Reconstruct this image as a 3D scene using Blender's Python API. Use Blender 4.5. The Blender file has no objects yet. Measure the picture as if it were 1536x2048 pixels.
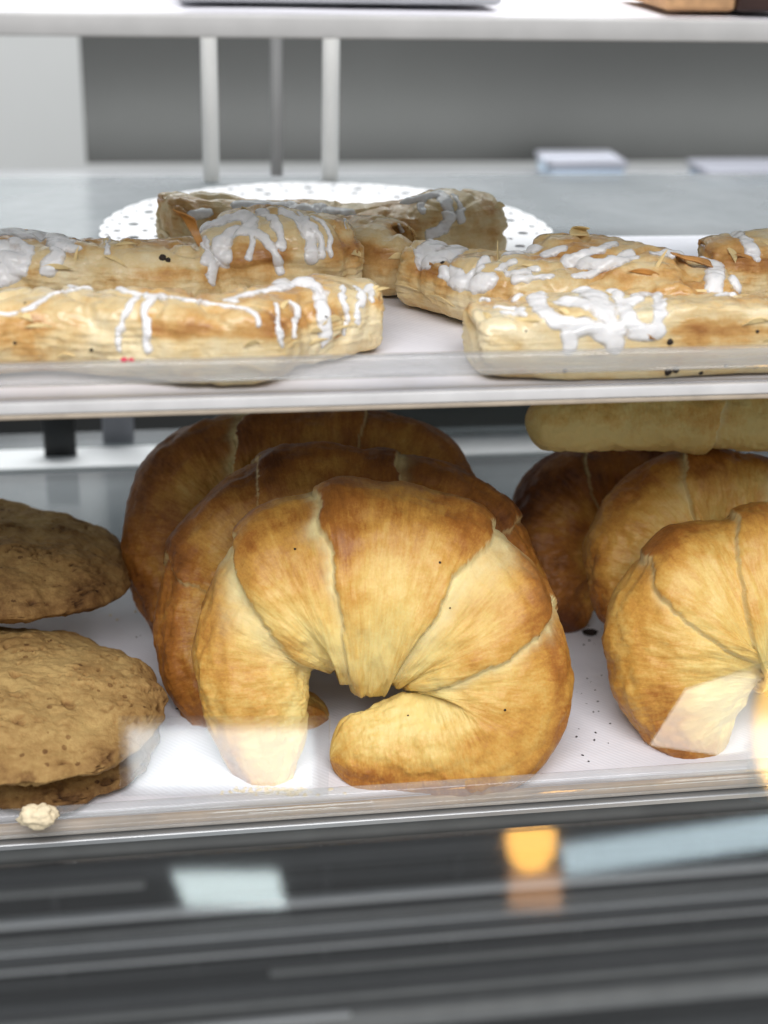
import bpy, bmesh, math, random
import numpy as np
from mathutils import Vector, Matrix
from mathutils.bvhtree import BVHTree

scene = bpy.context.scene
COL = scene.collection
random.seed(7)
rng = np.random.default_rng(11)

# ------------------------------------------------------------------ camera
F = 2974.0                                   # focal length in pixels of the 1536x2048 photograph
_p, _y, _r = math.radians(24.0), math.radians(9.4), math.radians(1.6)
CAM = np.array((0.0, 0.0, 0.315))
FW = np.array([math.sin(_y) * math.cos(_p), math.cos(_y) * math.cos(_p), -math.sin(_p)])
R0 = np.array([math.cos(_y), -math.sin(_y), 0.0])
U0 = np.cross(R0, FW)
RT = math.cos(_r) * R0 + math.sin(_r) * U0
UP = np.cross(RT, FW)
cd = bpy.data.cameras.new('camera')
cam = bpy.data.objects.new('camera', cd)
COL.objects.link(cam)
cam.matrix_world = Matrix(((RT[0], UP[0], -FW[0], CAM[0]), (RT[1], UP[1], -FW[1], CAM[1]),
                           (RT[2], UP[2], -FW[2], CAM[2]), (0, 0, 0, 1)))
cd.sensor_fit = 'VERTICAL'
cd.sensor_height = 24.0
cd.lens = F / 2048 * 24.0
cd.clip_start = 0.01
cd.clip_end = 60.0
cd.dof.use_dof = True
cd.dof.focus_distance = 0.565
cd.dof.aperture_fstop = 5.0
scene.camera = cam

# ------------------------------------------------------------------ world, lamps, exposure
world = bpy.data.worlds.new('World')
scene.world = world
world.use_nodes = True
world.node_tree.nodes['Background'].inputs[0].default_value = (0.93, 0.97, 1.0, 1)
world.node_tree.nodes['Background'].inputs[1].default_value = 0.36


def area(name, loc, aim, sx, sy, power, color, up=(0, 0, 1)):
    l = bpy.data.lights.new(name, 'AREA')
    l.shape = 'RECTANGLE'
    l.size, l.size_y = sx, sy
    l.energy = power
    l.color = color
    o = bpy.data.objects.new(name, l)
    COL.objects.link(o)
    loc, aim = Vector(loc), Vector(aim)
    z = (loc - aim).normalized()
    x = Vector(up).cross(z).normalized()
    y = z.cross(x)
    o.matrix_world = Matrix(((x.x, y.x, z.x, loc.x), (x.y, y.y, z.y, loc.y), (x.z, y.z, z.z, loc.z), (0, 0, 0, 1)))
    return o


area('window_key', (0.0, -0.45, 1.30), (0.10, 0.50, 0.10), 1.4, 0.9, 30.0, (1.0, 0.985, 0.985))
area('board_foot_fill', (0.65, 1.215, 0.088), (0.65, 1.30, 0.118), 1.5, 0.014, 0.75, (0.97, 1.0, 0.99))  # unseen strip light added to grade the board brighter towards its foot
area('rear_fill', (0.3, 1.35, 1.0), (0.3, 0.72, 0.15), 1.4, 0.5, 9.0, (0.95, 0.98, 1.0))  # unseen light added from behind to brighten the doily and rear pastries
area('wall_fill', (0.3, 1.35, 1.5), (0.3, 1.7, 0.1), 1.6, 0.6, 22.0, (1.0, 0.99, 0.97))  # unseen light added to brighten the wall behind
scene.view_settings.view_transform = 'Standard'
scene.view_settings.look = 'None'
scene.view_settings.exposure = 0.0
scene.cycles.max_bounces = 10
scene.cycles.transparent_max_bounces = 12


# ------------------------------------------------------------------ helpers: view rays onto real planes
def ray(px, py):
    return FW + (px - 768) / F * RT - (py - 1024) / F * UP


def atz(px, py, z):
    d = ray(px, py)
    return CAM + d * ((z - CAM[2]) / d[2])


def aty(px, py, y):
    d = ray(px, py)
    return CAM + d * (y / d[1])


def onplane(px, py, p0, n):
    d = ray(px, py)
    return CAM + d * (np.dot(np.array(p0) - CAM, n) / np.dot(d, n))


def proj(X):
    d = np.asarray(X) - CAM
    zc = d @ FW
    return 768 + F * (d @ RT) / zc, 1024 - F * (d @ UP) / zc


def link(name, me, mat=None, parent=None):
    o = bpy.data.objects.new(name, me)
    COL.objects.link(o)
    if mat:
        me.materials.append(mat)
    if parent:
        o.parent = parent
    return o


def tag(o, label=None, cat=None, group=None, kind=None):
    if label: o['label'] = label
    if cat: o['category'] = cat
    if group: o['group'] = group
    if kind: o['kind'] = kind
    return o


def empty(name, loc=(0, 0, 0)):
    o = bpy.data.objects.new(name, None)
    o.empty_display_size = 0.01
    COL.objects.link(o)
    o.location = loc
    return o


def mesh_np(name, v, quads, smooth=True):
    me = bpy.data.meshes.new(name)
    v = np.asarray(v, np.float32)
    q = np.asarray(quads, np.int32)
    k = q.shape[1]
    me.vertices.add(len(v))
    me.vertices.foreach_set('co', v.ravel())
    me.loops.add(q.size)
    me.loops.foreach_set('vertex_index', q.ravel())
    me.polygons.add(len(q))
    me.polygons.foreach_set('loop_start', np.arange(0, q.size, k, dtype=np.int32))
    me.polygons.foreach_set('loop_total', np.full(len(q), k, np.int32))
    me.update(calc_edges=True)
    me.polygons.foreach_set('use_smooth', np.full(len(q), smooth, bool))
    return me


def attr(me, name, data):
    data = np.asarray(data, np.float32)
    if data.ndim == 1:
        a = me.attributes.new(name, 'FLOAT', 'POINT')
        a.data.foreach_set('value', data)
    else:
        a = me.attributes.new(name, 'FLOAT_VECTOR', 'POINT')
        a.data.foreach_set('vector', data.ravel())


def grid_quads(nu, nv, closed_v=False):
    i, j = np.meshgrid(np.arange(nu - 1), np.arange(nv if closed_v else nv - 1), indexing='ij')
    j2 = (j + 1) % nv
    return np.stack([i * nv + j, (i + 1) * nv + j, (i + 1) * nv + j2, i * nv + j2], -1).reshape(-1, 4)


def verts_of(me):
    v = np.empty(len(me.vertices) * 3, np.float32)
    me.vertices.foreach_get('co', v)
    return v.reshape(-1, 3).astype(np.float64)


def normals_of(me):
    n = np.empty(len(me.vertices) * 3, np.float32)
    me.vertices.foreach_get('normal', n)
    return n.reshape(-1, 3).astype(np.float64)


_perm = np.random.default_rng(3).permutation(256)
_perm = np.concatenate([_perm, _perm, _perm])
_g = np.random.default_rng(4).normal(size=(256, 3))
_g /= np.linalg.norm(_g, axis=1)[:, None]


def noise(p):
    """gradient noise about -1..1 at the points p (n,3)"""
    p = np.asarray(p, np.float64)
    i = np.floor(p).astype(int)
    f = p - i
    u = f * f * f * (f * (f * 6 - 15) + 10)
    i &= 255
    out = 0
    for dx in (0, 1):
        wx = u[:, 0] if dx else 1 - u[:, 0]
        for dy in (0, 1):
            wy = u[:, 1] if dy else 1 - u[:, 1]
            for dz in (0, 1):
                wz = u[:, 2] if dz else 1 - u[:, 2]
                h = _perm[_perm[_perm[(i[:, 0] + dx) & 255] + ((i[:, 1] + dy) & 255)] + ((i[:, 2] + dz) & 255)]
                out = out + wx * wy * wz * ((f - (dx, dy, dz)) * _g[h]).sum(1)
    return out * 1.6


def fbm(p, octs=4, gain=0.5):
    p = np.asarray(p, np.float64)
    a, o = 1.0, 0
    for k in range(octs):
        o = o + a * noise(p + 17.3 * k)
        p = p * 2.03
        a *= gain
    return o


def smooth01(x):
    x = np.clip(x, 0, 1)
    return x * x * (3 - 2 * x)


def box(name, lo, hi, mat, parent=None, bevel=0.0, seg=2):
    bm = bmesh.new()
    bmesh.ops.create_cube(bm, size=1.0)
    lo, hi = Vector(lo), Vector(hi)
    for v in bm.verts:
        v.co = Vector(((lo[k] + hi[k]) / 2 + v.co[k] * (hi[k] - lo[k]) for k in range(3)))
    if bevel:
        bmesh.ops.bevel(bm, geom=bm.edges[:], offset=bevel, segments=seg, affect='EDGES', profile=0.5)
    me = bpy.data.meshes.new(name)
    bm.to_mesh(me)
    bm.free()
    if bevel:
        me.polygons.foreach_set('use_smooth', np.full(len(me.polygons), True, bool))
        me.set_sharp_from_angle(angle=math.radians(50))
    return link(name, me, mat, parent)


# ------------------------------------------------------------------ materials
def newmat(name):
    m = bpy.data.materials.new(name)
    m.use_nodes = True
    nt = m.node_tree
    return m, nt, nt.nodes['Principled BSDF']


def N(nt, t, **kw):
    n = nt.nodes.new(t)
    for k, v in kw.items():
        setattr(n, k, v)
    return n


def lk(nt, a, b):
    nt.links.new(a, b)


def math_node(nt, op, a, b=None, c=None, clamp=False):
    n = N(nt, 'ShaderNodeMath', operation=op, use_clamp=clamp)
    for i, x in enumerate((a, b, c)):
        if x is None: continue
        if isinstance(x, (int, float)): n.inputs[i].default_value = x
        else: lk(nt, x, n.inputs[i])
    return n.outputs[0]


def ramp(nt, fac, stops):
    r = N(nt, 'ShaderNodeValToRGB')
    e = r.color_ramp.elements
    while len(e) < len(stops): e.new(0.5)
    for el, (p, c) in zip(e, stops):
        el.position = p
        el.color = (*c, 1)
    lk(nt, fac, r.inputs[0])
    return r.outputs[0]


def noise_node(nt, vec, scale, detail=4, rough=0.55, dim='3D'):
    n = N(nt, 'ShaderNodeTexNoise', noise_dimensions=dim)
    n.inputs['Scale'].default_value = scale
    n.inputs['Detail'].default_value = detail
    n.inputs['Roughness'].default_value = rough
    if vec is not None: lk(nt, vec, n.inputs['Vector'])
    return n.outputs['Fac']


def attr_node(nt, name, out='Fac'):
    a = N(nt, 'ShaderNodeAttribute', attribute_name=name)
    return a.outputs[out]


def scaled(nt, vec, s):
    m = N(nt, 'ShaderNodeVectorMath', operation='MULTIPLY')
    lk(nt, vec, m.inputs[0])
    m.inputs[1].default_value = s
    return m.outputs[0]


def bump(nt, h, dist, strength=1.0, normal=None):
    b = N(nt, 'ShaderNodeBump')
    b.inputs['Distance'].default_value = dist
    b.inputs['Strength'].default_value = strength
    lk(nt, h, b.inputs['Height'])
    if normal is not None: lk(nt, normal, b.inputs['Normal'])
    return b.outputs[0]


def croissant_mat():
    m, nt, b = newmat('croissant_crust')
    uv = attr_node(nt, 'cuv', 'Vector')
    bake = attr_node(nt, 'bake')
    pale = attr_node(nt, 'pale')
    tc = N(nt, 'ShaderNodeTexCoord').outputs['Object']
    streak = noise_node(nt, scaled(nt, uv, (300, 75, 75)), 1.0, 7, 0.68)
    streak2 = noise_node(nt, scaled(nt, uv, (900, 190, 190)), 1.0, 5, 0.65)
    blotch = noise_node(nt, tc, 110, 5, 0.62)
    fine = noise_node(nt, tc, 900, 3, 0.6)
    t = math_node(nt, 'MULTIPLY_ADD', math_node(nt, 'SUBTRACT', streak, 0.5), 0.42, bake)
    t = math_node(nt, 'MULTIPLY_ADD', math_node(nt, 'SUBTRACT', streak2, 0.5), 0.36, t)
    t = math_node(nt, 'MULTIPLY_ADD', math_node(nt, 'SUBTRACT', blotch, 0.5), 0.42, t)
    t = math_node(nt, 'MULTIPLY_ADD', math_node(nt, 'SUBTRACT', fine, 0.5), 0.26, t)
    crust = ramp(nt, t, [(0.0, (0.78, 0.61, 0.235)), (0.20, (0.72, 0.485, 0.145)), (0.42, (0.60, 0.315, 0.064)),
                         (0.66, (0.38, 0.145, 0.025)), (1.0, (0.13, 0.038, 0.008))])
    mix = N(nt, 'ShaderNodeMix', data_type='RGBA')
    pf = math_node(nt, 'MULTIPLY_ADD', math_node(nt, 'SUBTRACT', blotch, 0.5), 1.3, math_node(nt, 'MULTIPLY_ADD', math_node(nt, 'SUBTRACT', streak, 0.5), 0.8, pale), clamp=True)
    pf = math_node(nt, 'MULTIPLY', pf, math_node(nt, 'MULTIPLY', pale, 1.6, clamp=True), clamp=True)
    lk(nt, pf, mix.inputs[0])
    lk(nt, crust, mix.inputs[6])
    mix.inputs[7].default_value = (0.78, 0.65, 0.33, 1)
    lk(nt, mix.outputs[2], b.inputs['Base Color'])
    rr = math_node(nt, 'MULTIPLY_ADD', pale, 0.25, 0.42)
    lk(nt, rr, b.inputs['Roughness'])
    b.inputs['Specular IOR Level'].default_value = 0.35
    b.inputs['Subsurface Weight'].default_value = 0.12
    b.inputs['Subsurface Radius'].default_value = (0.004, 0.0018, 0.0007)
    b.inputs['Subsurface Scale'].default_value = 1.0
    n1 = bump(nt, streak, 0.0012, 0.35)
    n2 = bump(nt, streak2, 0.0005, 0.4, n1)
    n3 = bump(nt, fine, 0.0003, 0.5, n2)
    lk(nt, n3, b.inputs['Normal'])
    return m


def danish_mat():
    m, nt, b = newmat('puff_pastry')
    bake = attr_node(nt, 'bake')
    glaze = attr_node(nt, 'glaze')
    tc = N(nt, 'ShaderNodeTexCoord').outputs['Object']
    blotch = noise_node(nt, tc, 130, 6, 0.65)
    layers = noise_node(nt, scaled(nt, tc, (70, 70, 900)), 1.0, 5, 0.62)
    fine = noise_node(nt, tc, 1100, 3, 0.6)
    t = math_node(nt, 'MULTIPLY_ADD', math_node(nt, 'SUBTRACT', blotch, 0.5), 0.75, bake)
    t = math_node(nt, 'MULTIPLY_ADD', math_node(nt, 'SUBTRACT', layers, 0.5), 0.20, t)
    t = math_node(nt, 'MULTIPLY_ADD', math_node(nt, 'SUBTRACT', fine, 0.5), 0.15, t)
    col = ramp(nt, t, [(0.0, (0.78, 0.67, 0.44)), (0.30, (0.69, 0.52, 0.265)), (0.5, (0.58, 0.335, 0.110)),
                       (0.74, (0.38, 0.165, 0.040)), (1.0, (0.17, 0.06, 0.015))])
    lk(nt, col, b.inputs['Base Color'])
    lk(nt, math_node(nt, 'MULTIPLY_ADD', glaze, -0.36, 0.58), b.inputs['Roughness'])
    b.inputs['Specular IOR Level'].default_value = 0.4
    lk(nt, math_node(nt, 'MULTIPLY', glaze, 0.7), b.inputs['Coat Weight'])
    b.inputs['Coat Roughness'].default_value = 0.12
    b.inputs['Subsurface Weight'].default_value = 0.12
    b.inputs['Subsurface Radius'].default_value = (0.004, 0.002, 0.0009)
    b.inputs['Subsurface Scale'].default_value = 1.0
    n1 = bump(nt, layers, 0.0010, 0.5)
    n2 = bump(nt, blotch, 0.0020, 0.35, n1)
    n3 = bump(nt, fine, 0.0003, 0.5, n2)
    lk(nt, n3, b.inputs['Normal'])
    return m


def icing_mat():
    m, nt, b = newmat('sugar_icing')
    tc = N(nt, 'ShaderNodeTexCoord').outputs['Object']
    n = noise_node(nt, tc, 220, 3, 0.5)
    lk(nt, ramp(nt, n, [(0.3, (0.80, 0.79, 0.79)), (0.7, (0.87, 0.865, 0.865))]), b.inputs['Base Color'])
    b.inputs['Roughness'].default_value = 0.22
    cov = attr_node(nt, 'cover')
    n2 = noise_node(nt, tc, 420, 3, 0.6)
    al = math_node(nt, 'MULTIPLY_ADD', cov, 1.5, math_node(nt, 'MULTIPLY_ADD', n2, 1.3, -0.12), clamp=True)
    lk(nt, math_node(nt, 'MULTIPLY', al, 0.93), b.inputs['Alpha'])
    b.inputs['Subsurface Weight'].default_value = 0.15
    b.inputs['Subsurface Radius'].default_value = (0.003, 0.0025, 0.002)
    b.inputs['Subsurface Scale'].default_value = 1.0
    lk(nt, bump(nt, n, 0.0012, 0.4), b.inputs['Normal'])
    return m


def cookie_mat():
    m, nt, b = newmat('cookie_dough')
    tc = N(nt, 'ShaderNodeTexCoord').outputs['Object']
    bake = attr_node(nt, 'bake')
    blotch = noise_node(nt, tc, 60, 6, 0.6)
    grain = noise_node(nt, tc, 420, 5, 0.65)
    fine = noise_node(nt, tc, 1500, 3, 0.6)
    v = N(nt, 'ShaderNodeTexVoronoi')
    v.inputs['Scale'].default_value = 150
    lk(nt, tc, v.inputs['Vector'])
    pits = math_node(nt, 'MULTIPLY', math_node(nt, 'LESS_THAN', v.outputs['Distance'], 0.16), math_node(nt, 'GREATER_THAN', blotch, 0.52))
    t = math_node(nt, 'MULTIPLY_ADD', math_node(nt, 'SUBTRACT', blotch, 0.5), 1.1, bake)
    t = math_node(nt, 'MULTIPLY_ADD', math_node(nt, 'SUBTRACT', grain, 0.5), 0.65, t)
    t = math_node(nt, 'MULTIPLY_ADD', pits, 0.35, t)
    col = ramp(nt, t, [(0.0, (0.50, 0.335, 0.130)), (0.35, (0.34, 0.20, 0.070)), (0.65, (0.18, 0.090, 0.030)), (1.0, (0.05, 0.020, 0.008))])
    lk(nt, col, b.inputs['Base Color'])
    b.inputs['Roughness'].default_value = 0.75
    b.inputs['Specular IOR Level'].default_value = 0.25
    n1 = bump(nt, grain, 0.0016, 0.4)
    n2 = bump(nt, fine, 0.0005, 0.5, n1)
    n3 = bump(nt, math_node(nt, 'SUBTRACT', 1.0, pits), 0.0008, 0.6, n2)
    lk(nt, n3, b.inputs['Normal'])
    return m


def paper_mat():
    m, nt, b = newmat('liner_paper')
    tc = N(nt, 'ShaderNodeTexCoord').outputs['Object']
    w = N(nt, 'ShaderNodeTexWave', bands_direction='DIAGONAL')
    w.inputs['Scale'].default_value = 260
    w.inputs['Distortion'].default_value = 0.6
    lk(nt, tc, w.inputs['Vector'])
    n = noise_node(nt, tc, 45, 3, 0.5)
    st = noise_node(nt, tc, 28, 5, 0.7)
    base = ramp(nt, n, [(0.35, (0.735, 0.728, 0.782)), (0.65, (0.77, 0.765, 0.815))])
    mx = N(nt, 'ShaderNodeMix', data_type='RGBA')
    lk(nt, math_node(nt, 'MULTIPLY', math_node(nt, 'SUBTRACT', st, 0.60, clamp=True), 2.2, clamp=True), mx.inputs[0])
    lk(nt, base, mx.inputs[6])
    mx.inputs[7].default_value = (0.60, 0.56, 0.52, 1)
    lk(nt, mx.outputs[2], b.inputs['Base Color'])
    b.inputs['Roughness'].default_value = 0.7
    n1 = bump(nt, w.outputs['Fac'], 0.0002, 0.25)
    lk(nt, bump(nt, n, 0.004, 0.25, n1), b.inputs['Normal'])
    return m


def plain(name, col, rough=0.5, metal=0.0, var=0.06, scale=30.0, spec=0.5):
    m, nt, b = newmat(name)
    tc = N(nt, 'ShaderNodeTexCoord').outputs['Object']
    n = noise_node(nt, tc, scale, 4, 0.55)
    c = np.array(col)
    lk(nt, ramp(nt, n, [(0.3, tuple(c * (1 - var))), (0.7, tuple(np.minimum(c * (1 + var), 0.95)))]), b.inputs['Base Color'])
    b.inputs['Roughness'].default_value = rough
    b.inputs['Metallic'].default_value = metal
    b.inputs['Specular IOR Level'].default_value = spec
    return m


def acrylic_mat(name, tint=(0.97, 0.98, 0.985), haze=0.12, refl=1.0, rough=0.04, hcol=(0.75, 0.76, 0.78), grain=(25, 200, 400)):
    """clear acrylic sheet: fresnel mix of straight transmission and gloss, with a noise-broken diffuse haze"""
    m, nt, b = newmat(name)
    nt.nodes.remove(b)
    out = nt.nodes['Material Output']
    tr = N(nt, 'ShaderNodeBsdfTransparent')
    tr.inputs[0].default_value = (*tint, 1)
    gl = N(nt, 'ShaderNodeBsdfGlossy')
    gl.inputs['Roughness'].default_value = rough
    df = N(nt, 'ShaderNodeBsdfDiffuse')
    df.inputs[0].default_value = (*hcol, 1)
    fr = N(nt, 'ShaderNodeFresnel')
    geo = N(nt, 'ShaderNodeNewGeometry')
    lk(nt, math_node(nt, 'MULTIPLY_ADD', geo.outputs['Backfacing'], 1 / 1.49 - 1.49, 1.49), fr.inputs[0])
    tc = N(nt, 'ShaderNodeTexCoord').outputs['Object']
    n = noise_node(nt, scaled(nt, tc, grain), 1.0, 4, 0.6)
    hz = math_node(nt, 'MULTIPLY', n, haze * 2)
    m1 = N(nt, 'ShaderNodeMixShader')
    lk(nt, hz, m1.inputs[0]); lk(nt, tr.outputs[0], m1.inputs[1]); lk(nt, df.outputs[0], m1.inputs[2])
    m2 = N(nt, 'ShaderNodeMixShader')
    lk(nt, math_node(nt, 'MULTIPLY', fr.outputs[0], refl, clamp=True), m2.inputs[0])
    lk(nt, m1.outputs[0], m2.inputs[1]); lk(nt, gl.outputs[0], m2.inputs[2])
    lk(nt, m2.outputs[0], out.inputs[0])
    return m


M_CRO = croissant_mat()
M_DAN = danish_mat()
M_ICE = icing_mat()
M_COOK = cookie_mat()
M_PAPER = paper_mat()
M_DOILY = plain('doily_paper', (0.87, 0.87, 0.89), 0.75, 0, 0.02, 80)
M_ACR = acrylic_mat('clear_acrylic', haze=0.16)
M_GLASS = acrylic_mat('shelf_glass', tint=(0.80, 0.85, 0.86), haze=0.45, rough=0.12, hcol=(0.66, 0.68, 0.70), grain=(9, 9, 9))  # diffuse haze here stands in for the pale wall reflected by the shelf
M_GLASS_LOW = acrylic_mat('low_shelf_glass', tint=(0.80, 0.85, 0.86), haze=0.22, rough=0.12, hcol=(0.60, 0.62, 0.64), grain=(9, 9, 9))
M_RAIL = acrylic_mat('hazy_acrylic', haze=0.38, hcol=(0.46, 0.455, 0.45))
M_PANE = acrylic_mat('front_glass', haze=0.012, grain=(5, 60, 150))
M_GLARE = acrylic_mat('glare_plate_clear', haze=0.0)
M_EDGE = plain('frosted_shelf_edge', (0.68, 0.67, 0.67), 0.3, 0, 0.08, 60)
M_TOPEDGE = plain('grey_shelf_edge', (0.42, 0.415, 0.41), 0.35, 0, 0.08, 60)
M_AMBER_REFL = plain('painted_amber_reflection', (0.44, 0.29, 0.145), 0.25, 0, 0.35, 40)  # amber reflection of the croissants put into the edge colour
M_TAN_REFL = plain('painted_tan_reflection', (0.44, 0.37, 0.29), 0.3, 0, 0.15, 90)  # tan line of croissant reflection, painted along the lower edge
M_STEEL = plain('brushed_steel', (0.62, 0.62, 0.63), 0.28, 1.0, 0.10, 40)
M_DARK = plain('black_anodised_metal', (0.016, 0.017, 0.018), 0.4, 0.0, 0.2, 30)
M_WALL = plain('white_wall_paint', (0.72, 0.735, 0.73), 0.7, 0, 0.02, 6)
M_PANEL = plain('grey_panel_paint', (0.055, 0.056, 0.054), 0.5, 0, 0.12, 4)
M_ROD = plain('white_rod_plastic', (0.66, 0.66, 0.64), 0.35, 0, 0.05, 40)
M_COUNTER = plain('pale_countertop', (0.36, 0.37, 0.385), 0.35, 0, 0.08, 9)
M_BLACK = plain('burnt_crumb', (0.022, 0.014, 0.010), 0.8, 0, 0.3, 300)
M_PINK = plain('pink_sugar', (0.72, 0.045, 0.10), 0.4, 0, 0.1, 300)
M_CRUMB = plain('pale_crumb', (0.80, 0.68, 0.47), 0.8, 0, 0.15, 500)
M_FLAKE = plain('browned_flake', (0.46, 0.22, 0.06), 0.4, 0, 0.35, 160)
M_FLAKEP = plain('pale_flake', (0.74, 0.57, 0.28), 0.45, 0, 0.2, 160)

# ------------------------------------------------------------------ the display case
FRONT = 0.450          # depth of the shelf fronts
Z3, Z2, Z1 = -0.0040, 0.1545, 0.2702       # tops of the three liners
X0, X1 = -0.75, 1.25

case = tag(empty('display_case', (0.1, FRONT, -0.02)), 'clear acrylic tiered bakery display case with white lined shelves', 'display case')
case_inv = Matrix.Translation((-0.1, -FRONT, 0.02))


def part(o, parent=case):
    """keep world placement when hanging a part under its thing"""
    o.parent = parent
    o.matrix_parent_inverse = Matrix.Identity(4)
    m = Matrix.Identity(4)
    p = parent
    while p is not None:
        m = Matrix.Translation(p.location) @ m
        p = p.parent
    o.location = o.location - m.translation
    return o


def shelf(ztop, yback, rail_lo, rail_hi, label):
    s = part(box('shelf', (X0, FRONT + 0.003, ztop - 0.0055), (X1, yback, ztop - 0.0006), M_GLASS if ztop > 0.1 else M_GLASS_LOW))
    lo = ztop - 0.0060
    if ztop < 0.2:
        part(box('edge_reflection', (X0, FRONT - 0.0002, lo), (X1, FRONT + 0.0025, lo + 0.0017), M_TAN_REFL, None, 0.0004), s)  # thin strip that carries the painted croissant reflection
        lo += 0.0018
    part(box('edge_strip', (X0, FRONT - 0.0005, lo), (X1, FRONT + 0.0025, ztop + (0.0004 if ztop > 0.2 else -0.0003)), M_TOPEDGE if ztop > 0.2 else (M_EDGE if ztop > 0.1 else M_AMBER_REFL), None, 0.0006), s)
    if rail_lo is not None:
        part(box('guard_rail', (X0, FRONT - 0.006, rail_lo), (X1, FRONT - 0.001, rail_hi), M_RAIL if ztop > 0.1 else M_ACR, None, 0.0008), s)
    s['label'] = label
    return s


shelf(Z1, 0.70, None, None, 'uppermost shelf edge')
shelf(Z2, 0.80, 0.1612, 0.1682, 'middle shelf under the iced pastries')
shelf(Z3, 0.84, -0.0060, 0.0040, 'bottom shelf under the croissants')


def liner(name, ztop, y0, y1, label, wav=0.0004, seed=0.0):
    nx, ny = 240, 60
    x = np.linspace(X0 + 0.05, X1 - 0.05, nx)
    y = np.linspace(y0, y1, ny)
    gx, gy = np.meshgrid(x, y, indexing='ij')
    p = np.stack([gx.ravel(), gy.ravel(), np.zeros(gx.size)], -1)
    h = wav * fbm(p * (14, 14, 1) + seed, 3)
    p[:, 2] = ztop + h
    p[:, 1] += (gy.ravel() - (y0 + y1) / 2) / (y1 - y0) * 0.002 * noise(p * (9, 0, 0) + seed + 5)
    bot = p - (0, 0, 0.0003)
    n = len(p)
    q = grid_quads(nx, ny)
    allv = np.concatenate([p, bot])
    idx = np.arange(n).reshape(nx, ny)
    rim = []
    for a in (idx[0], idx[-1], idx[:, 0], idx[:, -1]):
        rim.append(np.stack([a[:-1], a[1:], a[1:] + n, a[:-1] + n], -1))
    me = mesh_np(name, allv, np.concatenate([q, q[:, ::-1] + n] + rim))
    return tag(link(name, me, M_PAPER), label, 'paper liner', 'white paper shelf liners')


liner('paper_liner', Z1 + 0.0004, FRONT + 0.0030, 0.68, 'white paper liner on the uppermost shelf at the top of the picture', 0.0003, 3.0)
liner('paper_liner', Z2, FRONT + 0.0015, 0.655, 'bright white paper liner under the iced danish pastries', 0.00025, 8.0)
liner('paper_liner', Z3, FRONT + 0.0015, 0.640, 'white paper liner under the croissants and cookies', 0.00035, 14.0)


def rod(px, y, r, zlo, zhi, m=None):
    bm = bmesh.new()
    bmesh.ops.create_cone(bm, cap_ends=True, segments=24, radius1=r, radius2=r, depth=zhi - zlo)
    bmesh.ops.translate(bm, verts=bm.verts, vec=(0, 0, (zlo + zhi) / 2))
    c = aty(px, 220, y)
    bmesh.ops.translate(bm, verts=bm.verts, vec=(c[0], y, 0))
    me = bpy.data.meshes.new('support_rod')
    bm.to_mesh(me)
    bm.free()
    me.polygons.foreach_set('use_smooth', np.full(len(me.polygons), True, bool))
    me.set_sharp_from_angle(angle=math.radians(50))
    return part(link('support_rod', me, m or M_ROD))


_r1 = rod(420, 0.785, 0.0043, Z2, Z1 - 0.006)
rod(661, 0.785, 0.0045, Z2, Z1 - 0.006)
rod(553, 0.868, 0.0035, Z2 - 0.06, Z1 + 0.10, plain('grey_rod', (0.26, 0.26, 0.257), 0.5))
_cl = rod(423, 0.785, 0.0052, Z1 - 0.0125, Z1 - 0.0062, M_DARK)
_cl.name = 'collar'
_cl.parent = _r1

# background: wall, grey panel, counter behind the case
box('wall', (-3, 2.30, -1.6), (4, 2.36, 2.2), M_WALL)
bpy.data.objects['wall']['kind'] = 'structure'
pl = aty(168, 250, 1.30)
pb = aty(500, 326, 1.30)
o = box('grey_board', (pl[0], 1.30, pb[2]), (2.0, 1.32, 0.42), M_PANEL)
tag(o, 'dark grey board behind the case, out of focus behind the white rods', 'board')
zc = aty(768, 345, 1.25)[2]
o = box('back_counter', (-1.6, 1.00, zc - 0.04), (2.6, 1.27, zc), M_COUNTER, None, 0.004)
tag(o, 'pale counter behind the display case, out of focus', 'counter')
M_CUP = plain('white_carton', (0.33, 0.34, 0.39), 0.4, 0, 0.03)
M_BLUE = plain('pale_blue_carton', (0.50, 0.60, 0.72), 0.4, 0, 0.03)


def carton(px0, px1, py0, py1, y, dep, mat, label):
    """a small open box of napkins or cups on the counter: body, folded rim and lid flap"""
    a, b = aty(px0, py1, y), aty(px1, py0, y)
    z0 = zc + 0.0002
    t = tag(empty('carton', ((a[0] + b[0]) / 2, y, z0)), label, 'carton', 'cartons on the counter behind the case')
    zt_ = max(b[2], z0 + 0.012)
    part(box('box_body', (a[0], y, z0), (b[0], y + dep, zt_), mat, None, 0.002), t)
    part(box('lid', (a[0] - 0.002, y - 0.002, zt_ + 0.0003), (b[0] + 0.002, y + dep + 0.002, zt_ + 0.006), M_CUP, None, 0.0015), t)
    return t


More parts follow.
